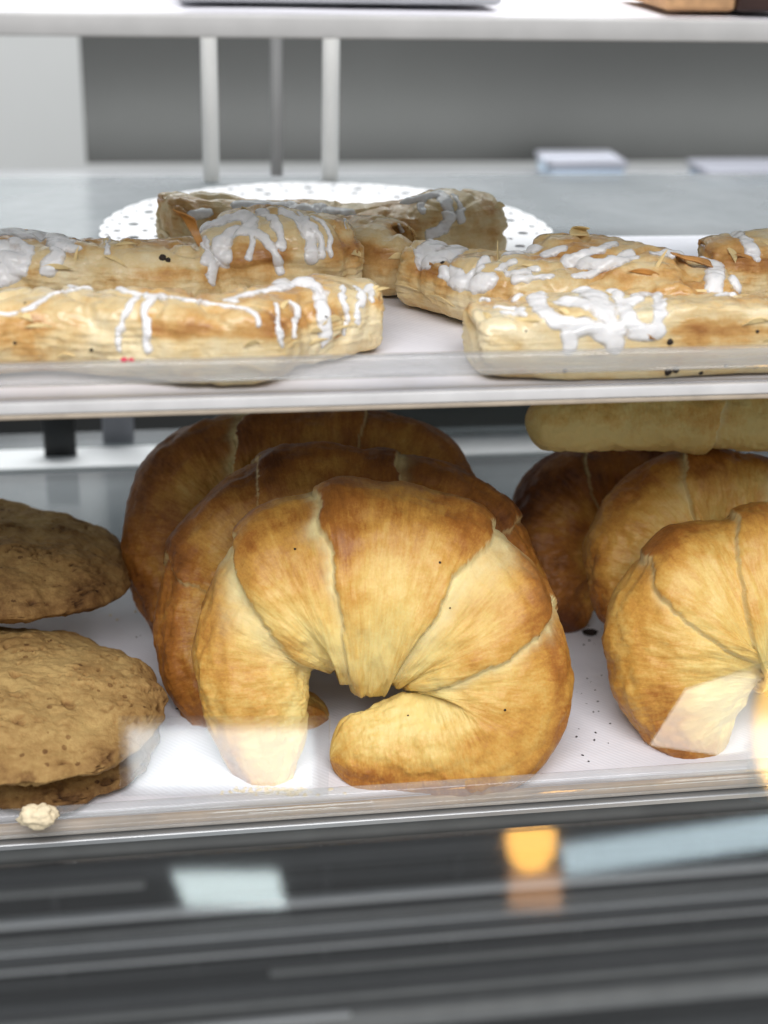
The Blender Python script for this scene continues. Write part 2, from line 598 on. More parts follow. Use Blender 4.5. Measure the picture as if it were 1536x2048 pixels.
carton(1100, 1250, 338, 400, 1.20, 0.05, M_BLUE, 'pale carton on the back counter, right of the rear danish, blurred')
carton(1410, 1600, 358, 430, 1.16, 0.05, M_BLUE, 'pale carton on the back counter near the right edge of the picture, blurred')
xl = aty(430, 850, 0.83)[0]
part(box('back_panel', (xl, 0.828, Z3 + 0.0002), (X1, 0.836, 0.115), plain('dark_back_panel', (0.07, 0.073, 0.07), 0.5, 0, 0.15, 10)))
y0_, y1_ = atz(768, 918, Z3)[1], atz(768, 880, Z3)[1]
part(box('back_ledge', (X0, y0_, Z3 - 0.0004), (X1, y1_, Z3 + 0.0016), plain('white_ledge_paint', (0.85, 0.87, 0.88), 0.4, 0, 0.03), None, 0.0008))
for px, py, r, hgt in ((128, 1000, 0.009, 0.045), (236, 850, 0.009, 0.05)):
    c = aty(px, py, 0.80 if px < 200 else 0.82)
    part(box('back_post', (c[0] - r, c[1] - 0.003, Z3 + 0.0001), (c[0] + r, c[1] + 0.0015, Z3 + hgt * (0.62 if px < 200 else 1.6)), M_DARK if px < 200 else plain('grey_post', (0.22, 0.225, 0.25), 0.5), None, 0.001))

# ------------------------------------------------------------------ croissants
def spline(pts, n):
    """Catmull-Rom through the rows of pts, n samples"""
    p = np.asarray(pts, float)
    p = np.concatenate([[2 * p[0] - p[1]], p, [2 * p[-1] - p[-2]]])
    k = len(p) - 3
    t = np.linspace(0, k, n)
    i = np.minimum(t.astype(int), k - 1)
    f = (t - i)[:, None]
    a, b, c, d = p[i], p[i + 1], p[i + 2], p[i + 3]
    return 0.5 * (2 * b + (c - a) * f + (2 * a - 5 * b + 4 * c - d) * f ** 2 + (3 * b - a - 3 * c + d) * f ** 3)


def croissant(line, p0, lean, label, bounds, base, seed, flat=0.74, yaw=-0.10, ns=640, nph=190, centre=None, tip_dark=0.25, rough=1.0):
    """line: (px, py, radius px) traced along the middle of the roll on the plane through p0; bounds: (arc position 0..1,
    slant, depth mm, pale width mm) of the edges of the overlapping wraps; centre: arc position of the topmost wrap"""
    n = np.array([yaw, -math.cos(lean), math.sin(lean)])
    n /= np.linalg.norm(n)
    ctl = []
    for px, py, r in line:
        c = onplane(px, py, p0, n)
        ctl.append([*c, r * ((c - CAM) @ FW) / F])
    sp = spline(ctl, 900)
    seg = np.linalg.norm(np.diff(sp[:, :3], axis=0), axis=1)
    L = np.concatenate([[0], np.cumsum(seg)])
    u = np.linspace(0, L[-1], ns)
    # denser near the two ends so that the tips stay round
    u = L[-1] * (0.5 - 0.5 * np.cos(np.pi * (u / L[-1]))) * 0.35 + u * 0.65
    c = np.stack([np.interp(u, L, sp[:, k]) for k in range(4)], -1)
    tan = np.gradient(c[:, :3], axis=0)
    tan /= np.linalg.norm(tan, axis=1)[:, None]
    out = np.cross(n, tan)
    out /= np.linalg.norm(out, axis=1)[:, None]
    mid = c[:, :3].mean(0)
    if ((c[:, :3] - mid) * out).sum() < 0:
        out = -out
    R = c[:, 3].copy()
    tot = L[-1]
    for a in (u, tot - u):
        w = R[0] if a is u else R[-1]
        w = w * 0.9
        R *= np.where(a < w, np.sqrt(np.clip(1 - (1 - a / w) ** 2, 0, 1)), 1)
    ph = np.linspace(0, 2 * math.pi, nph, endpoint=False)
    S, P = np.meshgrid(u / tot, ph, indexing='ij')
    RR = np.repeat(R[:, None], nph, 1)
    cs, sn = np.cos(P), np.sin(P)
    q3 = np.stack([S * 14 + seed, cs * 1.2, sn * 1.2], -1).reshape(-1, 3)
    wob = fbm(q3 * (0.8, 1, 1), 3).reshape(S.shape)
    wob2 = fbm(q3 * (2.5, 2.2, 2.2) + 9, 4).reshape(S.shape)
    fib = noise(np.stack([S.ravel() * tot * 700 + seed, P.ravel() * 2.5, 0 * P.ravel()], -1)).reshape(S.shape) * (1 - np.abs(sn) * 0.0)
    off = 0.0018 * wob * np.minimum(1, RR / 0.012) + 0.0006 * wob2 + 0.00016 * fib * smooth01((cs + 0.6) * 2)
    off += 0.00030 * smooth01((noise(np.stack([S.ravel() * tot * 330 + seed, 8 * cs.ravel(), 8 * sn.ravel()], -1)).reshape(S.shape) - 0.15) / 0.5)
    off *= rough
    pale = np.zeros_like(S)
    bake_seg = np.zeros_like(S)
    if centre is None: centre = 0.5
    lip = np.zeros_like(S)
    for bi, (s0, slant, dep, wid) in enumerate(bounds):
        edge = s0 + slant * sn + 0.012 * noise(np.stack([sn.ravel() * 2 + bi * 7 + seed, cs.ravel() * 2, 0 * cs.ravel()], -1)).reshape(S.shape) \
            + 0.0030 * fbm(np.stack([sn.ravel() * 11 + bi * 3 + seed, cs.ravel() * 11, 0 * cs.ravel()], -1), 3, 0.6).reshape(S.shape)
        sgn = 1 if s0 > centre else -1
        d = (S - edge) * sgn * tot                      # metres beyond the edge, away from the topmost wrap
        wv = wid * 0.001 * (0.75 + 0.5 * noise(np.stack([sn.ravel() * 1.7 + bi * 5, cs.ravel() * 1.7, 0 * sn.ravel() + seed], -1)).reshape(S.shape))
        wv = np.maximum(wv, 0.0008)
        drop = smooth01(d / 0.0010) * np.exp(-np.clip(d, 0, None) / (0.012))
        off -= dep * 0.0015 * drop
        off -= 0.0011 * np.exp(-((d - 0.0007) / 0.0006) ** 2) * smooth01(0.6 + 1.2 * wob)
        off += 0.0017 * np.exp(-((d + 0.0045) / 0.0055) ** 2)
        pale = np.maximum(pale, smooth01((d + 0.0004) / 0.0009) * 0.92 * np.exp(-(np.clip(d, 0, None) / (wv * 1.25)) ** 1.5))
        bake_seg += 0.16 * np.exp(-((d + 0.004) / 0.006) ** 2)   # the upper edge of a wrap browns first
    prof = np.sign(cs) * np.abs(cs) ** 0.92
    pos = c[:, None, :3] + out[:, None, :] * ((RR + off) * sn)[..., None] + n[None, None, :] * ((RR * flat + off) * prof)[..., None]
    v = pos.reshape(-1, 3)
    org = np.array(p0, float)
    # baking: the crest and the outer rim are browner, the inner curve stays pale
    bl = fbm(q3 * (0.6, 0.9, 0.9) + 31, 3).reshape(S.shape)
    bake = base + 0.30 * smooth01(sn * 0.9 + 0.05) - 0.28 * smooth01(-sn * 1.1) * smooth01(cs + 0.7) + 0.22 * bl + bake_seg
    bake += tip_dark * (np.exp(-(S * tot / 0.018) ** 2) + np.exp(-((1 - S) * tot / 0.018) ** 2))
    cuv = np.stack([S * tot + seed, 0.022 * cs, 0.022 * sn], -1)
    quads = grid_quads(ns, nph, True)
    me = mesh_np('croissant', v - org, quads[:, ::-1] if np.dot(np.cross(tan[ns // 2], out[ns // 2]), n) > 0 else quads)
    attr(me, 'bake', bake.ravel())
    attr(me, 'pale', pale.ravel())
    attr(me, 'cuv', cuv.reshape(-1, 3))
    o = link('croissant', me, M_CRO)
    o.location = org
    tag(o, label, 'croissant', 'croissants leaning in rows on the bottom shelf')
    return o


LEAN = math.radians(31)
b0 = atz(720, 1590, Z3)
LINE1 = [(536, 1600, 30), (526, 1510, 78), (511, 1395, 116), (516, 1300, 134), (572, 1215, 180), (650, 1180, 206), (755, 1172, 214),
         (865, 1200, 204), (950, 1275, 184), (978, 1370, 168), (962, 1450, 146), (895, 1484, 124), (795, 1500, 100), (706, 1512, 80), (660, 1520, 46)]
croissant(LINE1, b0 + (0, 0.013, 0.0), LEAN, 'golden croissant in front of the left row, its right tip curling inward',
          [(0.262, 0.050, 2.6, 9.0), (0.385, 0.000, 1.8, 4.5), (0.545, 0.006, 2.2, 9.0), (0.672, -0.040, 1.8, 4.0)], 0.25, 2.0, centre=0.465, tip_dark=0.12)
def specks(o, spots, r=3.0):
    dg = BVHTree.FromPolygons([tuple(v.co) for v in o.data.vertices], [tuple(p.vertices) for p in o.data.polygons])
    org = Vector(o.location)
    for k, (px, py) in enumerate(spots):
        h = dg.ray_cast(Vector(CAM) - org, Vector(ray(px, py)).normalized(), 5.0)
        if h[0] is None: continue
        rad = r * (0.7 + 0.25 * (k % 3)) * 0.57 / F
        bm = bmesh.new()
        bmesh.ops.create_icosphere(bm, subdivisions=1, radius=rad)
        bmesh.ops.translate(bm, verts=bm.verts, vec=h[0])
        me = bpy.data.meshes.new('burnt_speck')
        bm.to_mesh(me)
        bm.free()
        link('burnt_speck', me, M_BLACK, o)


specks(bpy.data.objects['croissant'], [(816, 1431), (590, 1098), (732, 948), (900, 1216), (880, 1125), (445, 1080), (628, 1402), (1010, 1420)])
LINE2 = [(660, 1452, 62), (500, 1440, 80), (430, 1330, 110), (430, 1200, 118), (500, 1080, 135), (620, 1030, 140), (730, 1030, 130), (860, 1050, 130), (960, 1120, 115),
         (1000, 1230, 100), (960, 1350, 80), (900, 1420, 40)]
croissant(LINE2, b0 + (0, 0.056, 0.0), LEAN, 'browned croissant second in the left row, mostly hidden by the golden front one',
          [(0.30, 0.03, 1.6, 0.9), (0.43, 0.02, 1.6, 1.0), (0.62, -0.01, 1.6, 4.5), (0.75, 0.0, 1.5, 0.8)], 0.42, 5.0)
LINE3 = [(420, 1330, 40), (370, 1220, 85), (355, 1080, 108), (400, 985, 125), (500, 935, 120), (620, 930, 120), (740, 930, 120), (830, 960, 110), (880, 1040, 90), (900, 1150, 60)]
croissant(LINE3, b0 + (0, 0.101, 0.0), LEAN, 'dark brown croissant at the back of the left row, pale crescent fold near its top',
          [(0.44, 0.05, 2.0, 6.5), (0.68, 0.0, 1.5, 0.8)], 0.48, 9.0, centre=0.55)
b1 = atz(1400, 1535, Z3)
LINE4 = [(1425, 1520, 40), (1385, 1440, 104), (1372, 1345, 158), (1398, 1245, 186), (1480, 1200, 180), (1590, 1205, 186), (1690, 1270, 170), (1730, 1390, 130), (1700, 1480, 60)]
croissant(LINE4, b1 + (0, 0.014, 0.0), LEAN, 'golden croissant cut by the right edge of the picture, in front of the right row',
          [(0.30, 0.06, 1.5, 1.6), (0.425, 0.05, 2.0, 1.2), (0.62, 0.0, 2.0, 4.0)], 0.16, 13.0, centre=0.52)
LINE5 = [(1300, 1300, 40), (1275, 1200, 90), (1290, 1100, 118), (1360, 1020, 122), (1460, 1010, 108), (1580, 1040, 115), (1660, 1120, 100), (1680, 1250, 50)]
croissant(LINE5, b1 + (0, 0.060, 0.0), LEAN, 'golden brown croissant second in the right row, a pale seam across its top left',
          [(0.40, 0.04, 1.6, 2.5), (0.60, 0.02, 1.8, 3.5)], 0.28, 17.0, centre=0.6)
LINE6 = [(1160, 1260, 40), (1110, 1170, 85), (1105, 1060, 95), (1160, 980, 95), (1260, 960, 100), (1380, 970, 100), (1470, 1040, 90), (1490, 1150, 50)]
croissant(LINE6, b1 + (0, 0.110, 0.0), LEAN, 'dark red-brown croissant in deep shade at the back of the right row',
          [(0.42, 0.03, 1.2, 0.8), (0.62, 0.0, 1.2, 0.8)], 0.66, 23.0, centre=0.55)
LINE7 = [(1050, 842, 40), (1100, 842, 58), (1200, 838, 64), (1330, 835, 66), (1450, 835, 66), (1570, 842, 62), (1660, 850, 40)]
b7 = aty(1300, 840, 0.56)
croissant(LINE7, b7, math.radians(35), 'pale underbaked croissant lying flat on top of the right row',
          [(0.62, 0.02, 1.2, 3.0)], 0.12, 29.0, flat=0.8, centre=0.4, tip_dark=0.0, rough=0.5)


# ------------------------------------------------------------------ cookies
def cookie(px, py, y, rad, thick, lean, roll, label, base, seed, nu=220, nv=260):
    """a thick drop cookie: lumpy disc with cracked top, leaning back by 'lean' from flat"""
    a = np.linspace(0, 1, nu)
    th = np.linspace(0, 2 * math.pi, nv, endpoint=False)
    A, T = np.meshgrid(a, th, indexing='ij')
    phi = A * math.pi                               # 0 = top pole, pi = bottom pole
    rim = 1 + 0.05 * noise(np.stack([np.cos(T).ravel() * 1.6 + seed, np.sin(T).ravel() * 1.6, 0 * T.ravel()], -1)).reshape(T.shape) \
        + 0.02 * noise(np.stack([np.cos(T).ravel() * 6 + seed, np.sin(T).ravel() * 6, 0 * T.ravel()], -1)).reshape(T.shape)
    rr = rad * rim * np.sin(phi) ** 0.88
    zz = thick / 2 * np.sign(np.cos(phi)) * np.abs(np.cos(phi)) ** 1.15 * np.where(phi < math.pi / 2, 1.15, 0.7)
    v = np.stack([rr * np.cos(T), rr * np.sin(T), zz], -1).reshape(-1, 3)
    nrm = v * (1 / rad ** 2, 1 / rad ** 2, 4 / thick ** 2)
    nrm /= np.linalg.norm(nrm, axis=1)[:, None] + 1e-9
    f1 = fbm(v * 55 + seed, 4)
    f2 = fbm(v * 190 + seed * 2, 4)
    ridge = 1 - np.abs(noise(v * 75 + seed * 3 + 0.6 * f2[:, None]))
    crack = smooth01((ridge - 0.93) / 0.06) * smooth01(f1 * 1.5 + 0.2)
    hole = smooth01((noise(v * 130 + seed * 5) - 0.56) / 0.12) + 0.6 * smooth01((noise(v * 330 + seed * 7) - 0.60) / 0.12)
    v = v + nrm * (0.0019 * f1 + 0.0006 * f2 - 0.0022 * crack - 0.0016 * hole)[:, None]
    bake = base + 0.25 * smooth01((np.linalg.norm(v[:, :2], axis=1) / rad - 0.75) / 0.3) + 0.35 * crack + 0.3 * hole + 0.1 * f1
    M = Matrix.Rotation(roll, 3, 'Y') @ Matrix.Rotation(lean, 3, 'X')
    v = v @ np.array(M).T
    me = mesh_np('cookie', v, grid_quads(nu, nv, True))
    attr(me, 'bake', bake)
    o = link('cookie', me, M_COOK)
    o.location = aty(px, py, y)
    return tag(o, label, 'cookie', 'brown cookies heaped on the bottom shelf')


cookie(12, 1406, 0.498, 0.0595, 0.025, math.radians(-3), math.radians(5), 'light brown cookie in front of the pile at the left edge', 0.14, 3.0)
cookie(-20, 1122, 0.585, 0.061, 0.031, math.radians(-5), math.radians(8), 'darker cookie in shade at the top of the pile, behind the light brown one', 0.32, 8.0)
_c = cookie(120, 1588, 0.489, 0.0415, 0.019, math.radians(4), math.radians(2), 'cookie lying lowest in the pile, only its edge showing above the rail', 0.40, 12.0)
_c.location = (atz(85, 1590, 0.0)[0], 0.4935, 0.0030)


# ------------------------------------------------------------------ danish pastries
def sweep(rows, zb, n=60, m=28, e=2.7):
    """rows: (px, py of the middle of the top, half width m, height m) -> closed rounded-box loft standing on zb"""
    ctl = [[*atz(px, py, zb + h)[:2], w, h] for px, py, w, h in rows]
    sp = spline(ctl, n)
    t = np.gradient(sp[:, :2], axis=0)
    t /= np.linalg.norm(t, axis=1)[:, None]
    b = np.stack([t[:, 1], -t[:, 0]], -1)
    ph = np.linspace(0, 2 * math.pi, m, endpoint=False)
    cx = np.sign(np.cos(ph)) * np.abs(np.cos(ph)) ** (2 / e)
    cz = np.sign(np.sin(ph)) * np.abs(np.sin(ph)) ** (2 / e)
    L = np.concatenate([[0], np.cumsum(np.linalg.norm(np.diff(sp[:, :2], axis=0), axis=1))])
    k = np.ones(n)
    for a in (L, L[-1] - L):
        k = np.where(a < 0.006, k * (0.55 + 0.45 * np.sqrt(np.clip(1 - (1 - a / 0.006) ** 2, 0, 1))), k)
    v = np.empty((n, m, 3))
    v[..., 0] = sp[:, None, 0] + b[:, None, 0] * cx * (sp[:, 2] * k)[:, None]
    v[..., 1] = sp[:, None, 1] + b[:, None, 1] * cx * (sp[:, 2] * k)[:, None]
    v[..., 2] = zb + sp[:, None, 3] * (0.5 + 0.5 * cz * (0.6 + 0.4 * k[:, None]))
    v = v.reshape(-1, 3)
    q = [tuple(r) for r in grid_quads(n, m, True)]
    q.append(tuple(range(m - 1, -1, -1)))
    q.append(tuple((n - 1) * m + np.arange(m)))
    return v, q


def remesh(parts, voxel):
    vs, fs, k = [], [], 0
    for v, q in parts:
        vs.append(v)
        fs += [tuple(int(i) + k for i in f) for f in q]
        k += len(v)
    me = bpy.data.meshes.new('tmp')
    me.from_pydata(np.concatenate(vs).tolist(), [], fs)
    bm = bmesh.new()
    bm.from_mesh(me)
    bmesh.ops.recalc_face_normals(bm, faces=bm.faces)
    bm.to_mesh(me)
    bm.free()
    o = bpy.data.objects.new('tmp', me)
    COL.objects.link(o)
    md = o.modifiers.new('r', 'REMESH')
    md.mode = 'VOXEL'
    md.voxel_size = voxel
    dg = bpy.context.evaluated_depsgraph_get()
    me2 = bpy.data.meshes.new_from_object(o.evaluated_get(dg))
    bpy.data.objects.remove(o)
    bpy.data.meshes.remove(me)
    me2.materials.clear()
    return me2


class Danish:
    def __init__(self, rows, label, seed, base, zb=Z2 + 0.0003, voxel=0.00072, lump=0.0017):
        me = remesh([sweep(r, zb) for r in rows], voxel)
        v, n = verts_of(me), normals_of(me)
        # relax the stair-steps a little, then puff, crease and laminate
        ed = np.empty(len(me.edges) * 2, np.int32)
        me.edges.foreach_get('vertices', ed)
        ed = ed.reshape(-1, 2)
        for _ in range(6):
            acc = np.zeros_like(v); cnt = np.zeros(len(v))
            for a, b in ((0, 1), (1, 0)):
                for k in range(3):
                    acc[:, k] += np.bincount(ed[:, a], v[ed[:, b], k], len(v))
                cnt += np.bincount(ed[:, a], None, len(v))
            v = 0.5 * v + 0.5 * acc / np.maximum(cnt, 1)[:, None]
        h = v[:, 2].max() - zb
        hr = np.clip((v[:, 2] - zb) / h, 0, 1)
        up = np.clip(n[:, 2], 0, 1)
        side = 1 - np.abs(n[:, 2])
        p = v + seed
        big = fbm(p * (42, 42, 30), 3)
        fold = 1 - np.abs(noise(p * (55, 55, 25) + 3.1))
        crease = smooth01((fold - 0.82) / 0.16)
        zz = (p[:, 2] + 0.0022 * noise(p * 45) + 0.0006 * noise(p * 170)) / 0.0026
        lam = (1 - (zz - np.floor(zz))) * 1.6 - 0.8 + 0.5 * noise(np.stack([p[:, 0] * 120, p[:, 1] * 120, np.floor(zz) * 3.7], -1))
        lam *= smooth01(0.65 + 1.1 * noise(p * 60 + 5))
        lam2 = noise(np.stack([p[:, 0] * 130, p[:, 1] * 130, (p[:, 2] + 0.0010 * noise(p * 90)) * 1300], -1))
        sm = fbm(p * 230, 3)
        dia = 1 - np.abs(noise(np.stack([p[:, 0] * 34 + p[:, 2] * 42, p[:, 1] * 34, p[:, 2] * 20 - p[:, 0] * 18], -1)))
        d = 0.0034 * noise(p * (24, 24, 18) + 1.7) - 0.0022 * smooth01((dia - 0.84) / 0.14) * side + lump * big * (0.5 + 0.5 * hr) - 0.0016 * crease * (0.3 + 0.7 * up) + (0.00050 * lam + 0.00035 * lam2) * side + 0.00045 * sm
        d *= smooth01(hr * 6 + 0.15)
        v = v + n * d[:, None]
        v[:, 2] = np.maximum(v[:, 2], zb)
        lim = FRONT + 0.0035
        v[:, 1] = np.where(v[:, 1] < lim + 0.004, lim + 0.004 * np.exp(np.minimum((v[:, 1] - lim - 0.004) / 0.004, 0)), v[:, 1])
        up0 = up
        edge = np.exp(-((n[:, 2] - 0.45) / 0.35) ** 2) * smooth01((hr - 0.45) / 0.3)
        bl = fbm(p * (38, 38, 60) + 11, 3)
        bake = base + 0.30 * edge * smooth01(0.7 + bl) + 0.28 * bl - 0.17 * side * smooth01((0.7 - hr) * 2) + 0.05 * lam * side
        bake += 0.35 * smooth01((0.10 - hr) / 0.10) * side
        self.org = np.array([v[:, 0].mean(), v[:, 1].mean(), zb])
        me.vertices.foreach_set('co', (v - self.org).astype(np.float32).ravel())
        me.polygons.foreach_set('use_smooth', np.full(len(me.polygons), True, bool))
        me.update()
        attr(me, 'bake', bake)
        attr(me, 'glaze', smooth01((up - 0.15) / 0.4) * smooth01(0.75 + 0.8 * big))
        me.name = 'danish_pastry'
        self.obj = link('danish_pastry', me, M_DAN)
        self.obj.location = self.org
        tag(self.obj, label, 'pastry', 'iced danish pastries on the middle shelf')
        self.v, self.n, self.me = v, normals_of(me), me
        self.tris = None
        faces = np.empty(len(me.loops), np.int32)
        me.loops.foreach_get('vertex_index', faces)
        self.faces = faces.reshape(-1, 4)
        self.bvh = BVHTree.FromPolygons(v.tolist(), self.faces.tolist())

    def hit(self, px, py):
        h = self.bvh.ray_cast(Vector(CAM), Vector(ray(px, py)).normalized(), 5.0)
        return (np.array(h[0]), np.array(h[1])) if h[0] is not None else (None, None)

    def icing(self, strokes, thick=0.0010, crop=None):
        """strokes: (half width, [(x, y) ...]) along which icing was poured over the pastry; the icing is a thick skin of the
        pastry's own surface that follows them"""
        sx, ox, oy = crop if crop else (1, 0, 0)
        P, R = [], []
        for w, pts in strokes:
            pts = [(ox + x / sx, oy + y / sx) for x, y in pts]
            L = sum(math.dist(pts[i], pts[i + 1]) for i in range(len(pts) - 1))
            sp = spline(pts, max(6, int(L / 2.5)))
            wob = noise(np.stack([np.arange(len(sp)) * 0.11 + P.__len__() * 0.3, np.full(len(sp), w * 3.3), np.zeros(len(sp))], -1))
            for (x, y), k in zip(sp, wob):
                c, _ = self.hit(x, y)
                if c is None: continue
                P.append(c)
                R.append(w / sx * ((c - CAM) @ FW) / F * (1 + 0.35 * k) * 1.48)
        P, R = np.array(P), np.array(R)
        # closeness of every vertex to the poured line, in units of its half width (1 on the line, 0 at its edge)
        near = np.full(len(self.v), -1.0)
        lo, hi = P.min(0) - 0.008, P.max(0) + 0.008
        idx = np.where(((self.v > lo) & (self.v < hi)).all(1))[0]
        wv = self.v[idx] + 0.0011 * np.stack([noise(self.v[idx] * 300 + 40 * k) for k in range(3)], -1)
        for a in range(0, len(idx), 4000):
            d = np.linalg.norm(wv[a:a + 4000, None] - P[None], axis=2)
            near[idx[a:a + 4000]] = (1 - d / R).max(1)
        keep = near > -0.75
        f = self.faces[keep[self.faces].all(1)]
        lab = np.arange(len(self.v))                 # icing that does not touch is a piece of its own
        while True:
            m = lab[f].min(1)
            new = lab.copy()
            for k in range(4): np.minimum.at(new, f[:, k], m)
            new = new[new]
            if (new == lab).all(): break
            lab = new
        tops = {}
        for i, l_ in enumerate(lab[f[:, 0]]): tops.setdefault(int(l_), []).append(i)
        for l_, fi in tops.items():
            g = f[fi]
            used = np.unique(g)
            t = near[used]
            if len(g) < 24 or t.max() < 0.15: continue
            remap = np.full(len(self.v), -1)
            remap[used] = np.arange(len(used))
            prof = np.where(t > 0, np.sqrt(np.clip(t * (2 - t), 0, 1)), t * 1.3)
            v0 = self.v[used]
            v = v0 + self.n[used] * (thick * (prof - 0.12) * (1 + 0.45 * noise(v0 * 130)))[:, None]
            v += self.n[used] * (0.00018 * noise(v * 260) * (t > 0))[:, None]
            me = mesh_np('icing', v - self.org, remap[g])
            attr(me, 'cover', t)
            o = link('icing', me, M_ICE, self.obj)
            sb = o.modifiers.new('s', 'SUBSURF')
            sb.levels = sb.render_levels = 1

    def speck(self, px, py, r, mat=None, name='seed'):
        c, n = self.hit(px, py)
        if c is None: return
        rad = r * ((c - CAM) @ FW) / F
        bm = bmesh.new()
        bmesh.ops.create_icosphere(bm, subdivisions=2, radius=rad)
        for vt in bm.verts:
            vt.co *= 1 + 0.25 * float(noise(np.array([vt.co[:]]) / rad * 1.3 + px)[0])
            vt.co.z *= 0.45
        q = Vector(n).to_track_quat('Z', 'Y')
        bmesh.ops.rotate(bm, verts=bm.verts, matrix=q.to_matrix())
        bmesh.ops.translate(bm, verts=bm.verts, vec=Vector(c - self.org))
        me = bpy.data.meshes.new(name)
        bm.to_mesh(me)
        bm.free()
        me.polygons.foreach_set('use_smooth', np.full(len(me.polygons), True, bool))
        return link(name, me, mat or M_BLACK, self.obj)

    def flake(self, pts, curl, mat, thick=0.0005):
        """a lifted shard of crust; pts: picture outline corners a-b (root edge, on the pastry) and d-c (free edge)"""
        a, b, c, d = pts
        ha, _ = self.hit(*a)
        hb, _ = self.hit(*b)
        if ha is None or hb is None: return
        m = (ha + hb) / 2
        pc, pd = aty(*c, m[1] + curl), aty(*d, m[1] + curl)
        n1, n2 = 14, 18
        U, V = np.meshgrid(np.linspace(0, 1, n1), np.linspace(0, 1, n2), indexing='ij')
        g = (ha * (1 - U)[..., None] + hb * U[..., None]) * (1 - V)[..., None] + (pd * (1 - U)[..., None] + pc * U[..., None]) * V[..., None]
        g = g.reshape(-1, 3)
        g[:, 1] += 0.004 * np.sin(V.ravel() * math.pi) * np.sign(curl + 1e-6)
        g += 0.0009 * np.stack([noise(g * 160 + 9 * k) for k in range(3)], -1) * V.ravel()[:, None]
        q = grid_quads(n1, n2)
        me = mesh_np('flake', g - self.org, q)
        o = link('flake', me, mat, self.obj)
        md = o.modifiers.new('t', 'SOLIDIFY')
        md.thickness = thick
        return o


C3 = (1.92, 0, 360)
C4 = (1.92, 736, 360)
dA = Danish([[(-90, 592, .016, .026), (100, 585, .016, .0255), (300, 592, .0165, .026), (440, 598, .017, .026), (560, 583, .0165, .0245), (690, 566, .0155, .0235), (765, 568, .013, .0225)],
             [(380, 585, .012, .024), (470, 600, .0175, .0265), (560, 590, .013, .025)]],
            'iced danish strip at the front left, two long icing drips down its front', 0.31, 0.30)
dB = Danish([[(-70, 456, 0.0210, .030), (80, 466, 0.0220, .030), (190, 478, 0.0200, .028), (330, 486, 0.0210, .027), (420, 481, 0.0190, .026)],
             [(400, 456, 0.0160, .030), (480, 438, 0.0210, .034), (600, 433, 0.0210, .034), (690, 441, 0.0150, .030)]],
            'iced danish behind the front left one, brown domed end striped with icing', 1.7, 0.32)
dC = Danish([[(322, 386, .017, .028), (420, 392, .018, .025), (560, 404, .019, .023), (720, 408, .018, .024), (860, 394, .017, .028), (985, 380, .014, .028)],
             [(720, 420, .018, .026), (770, 450, .017, .026), (810, 470, .014, .022)]],
            'danish at the very back of the middle shelf, in front of the lace doily', 2.9, 0.28)
dD = Danish([[(830, 474, 0.0170, .025), (930, 499, 0.0200, .024), (1060, 519, 0.0220, .024), (1200, 524, 0.0220, .024), (1330, 529, 0.0210, .025), (1450, 529, 0.0190, .024)],
             [(1060, 479, 0.0170, .027), (1160, 472, 0.0190, .030), (1280, 492, 0.0200, .030), (1380, 509, 0.0170, .027)]],
            'danish in the middle right, crusted with broken white icing, behind the front right one', 4.3, 0.36)
dF = Danish([[(1400, 480, 0.0170, .028), (1480, 470, 0.0190, .030), (1620, 466, 0.0190, .030)]],
            'iced danish at the right edge, behind the others there', 5.1, 0.36)
dE = Danish([[(938, 611, 0.0185, .022), (1050, 608, 0.0240, .0225), (1200, 608, 0.0250, .023), (1350, 606, 0.0250, .0235), (1480, 601, 0.0240, .0235), (1640, 591, 0.0230, .0235)],
             [(1140, 655, .010, .015), (1250, 664, .011, .014), (1380, 660, .012, .015), (1520, 648, .013, .016), (1650, 636, .014, .017)]],
            'pale danish at the front right, a lacy web of white icing on top', 6.6, 0.20)

dA.icing([(8, [(0, 430), (50, 390), (130, 355), (170, 385), (230, 400), (290, 420), (200, 440), (150, 470), (70, 510), (-10, 515)]),
          (9, [(230, 360), (260, 395), (350, 410), (390, 400), (330, 372), (240, 362)]),
          (9, [(290, 420), (400, 412), (480, 425), (560, 440), (650, 452), (760, 466), (860, 486), (940, 495), (985, 520), (990, 560)]),
          (10, [(530, 440), (490, 500), (460, 580), (452, 650)]), (14, [(590, 450), (558, 490), (565, 560), (562, 620), (575, 655)]),
          (14, [(560, 445), (620, 448)]),
          (12, [(870, 465), (920, 450), (1000, 430), (1060, 420)]), (22, [(1060, 420), (1130, 395), (1170, 380), (1210, 420), (1235, 480), (1250, 560), (1245, 610)]),
          (9, [(1240, 600), (1235, 640)]), (9, [(1060, 480), (1070, 550), (1080, 630)]), (9, [(1105, 465), (1140, 500), (1130, 560), (1130, 605)]),
          (9, [(1320, 410), (1315, 460), (1335, 510), (1320, 585)]), (11, [(1365, 410), (1390, 450), (1375, 500), (1375, 545)]),
          (10, [(1385, 440), (1420, 410), (1430, 460)]), (24, [(1010, 392), (1060, 386), (1100, 405)]), (12, [(780, 415), (830, 412)]), (16, [(885, 462), (900, 466)])], crop=C3)
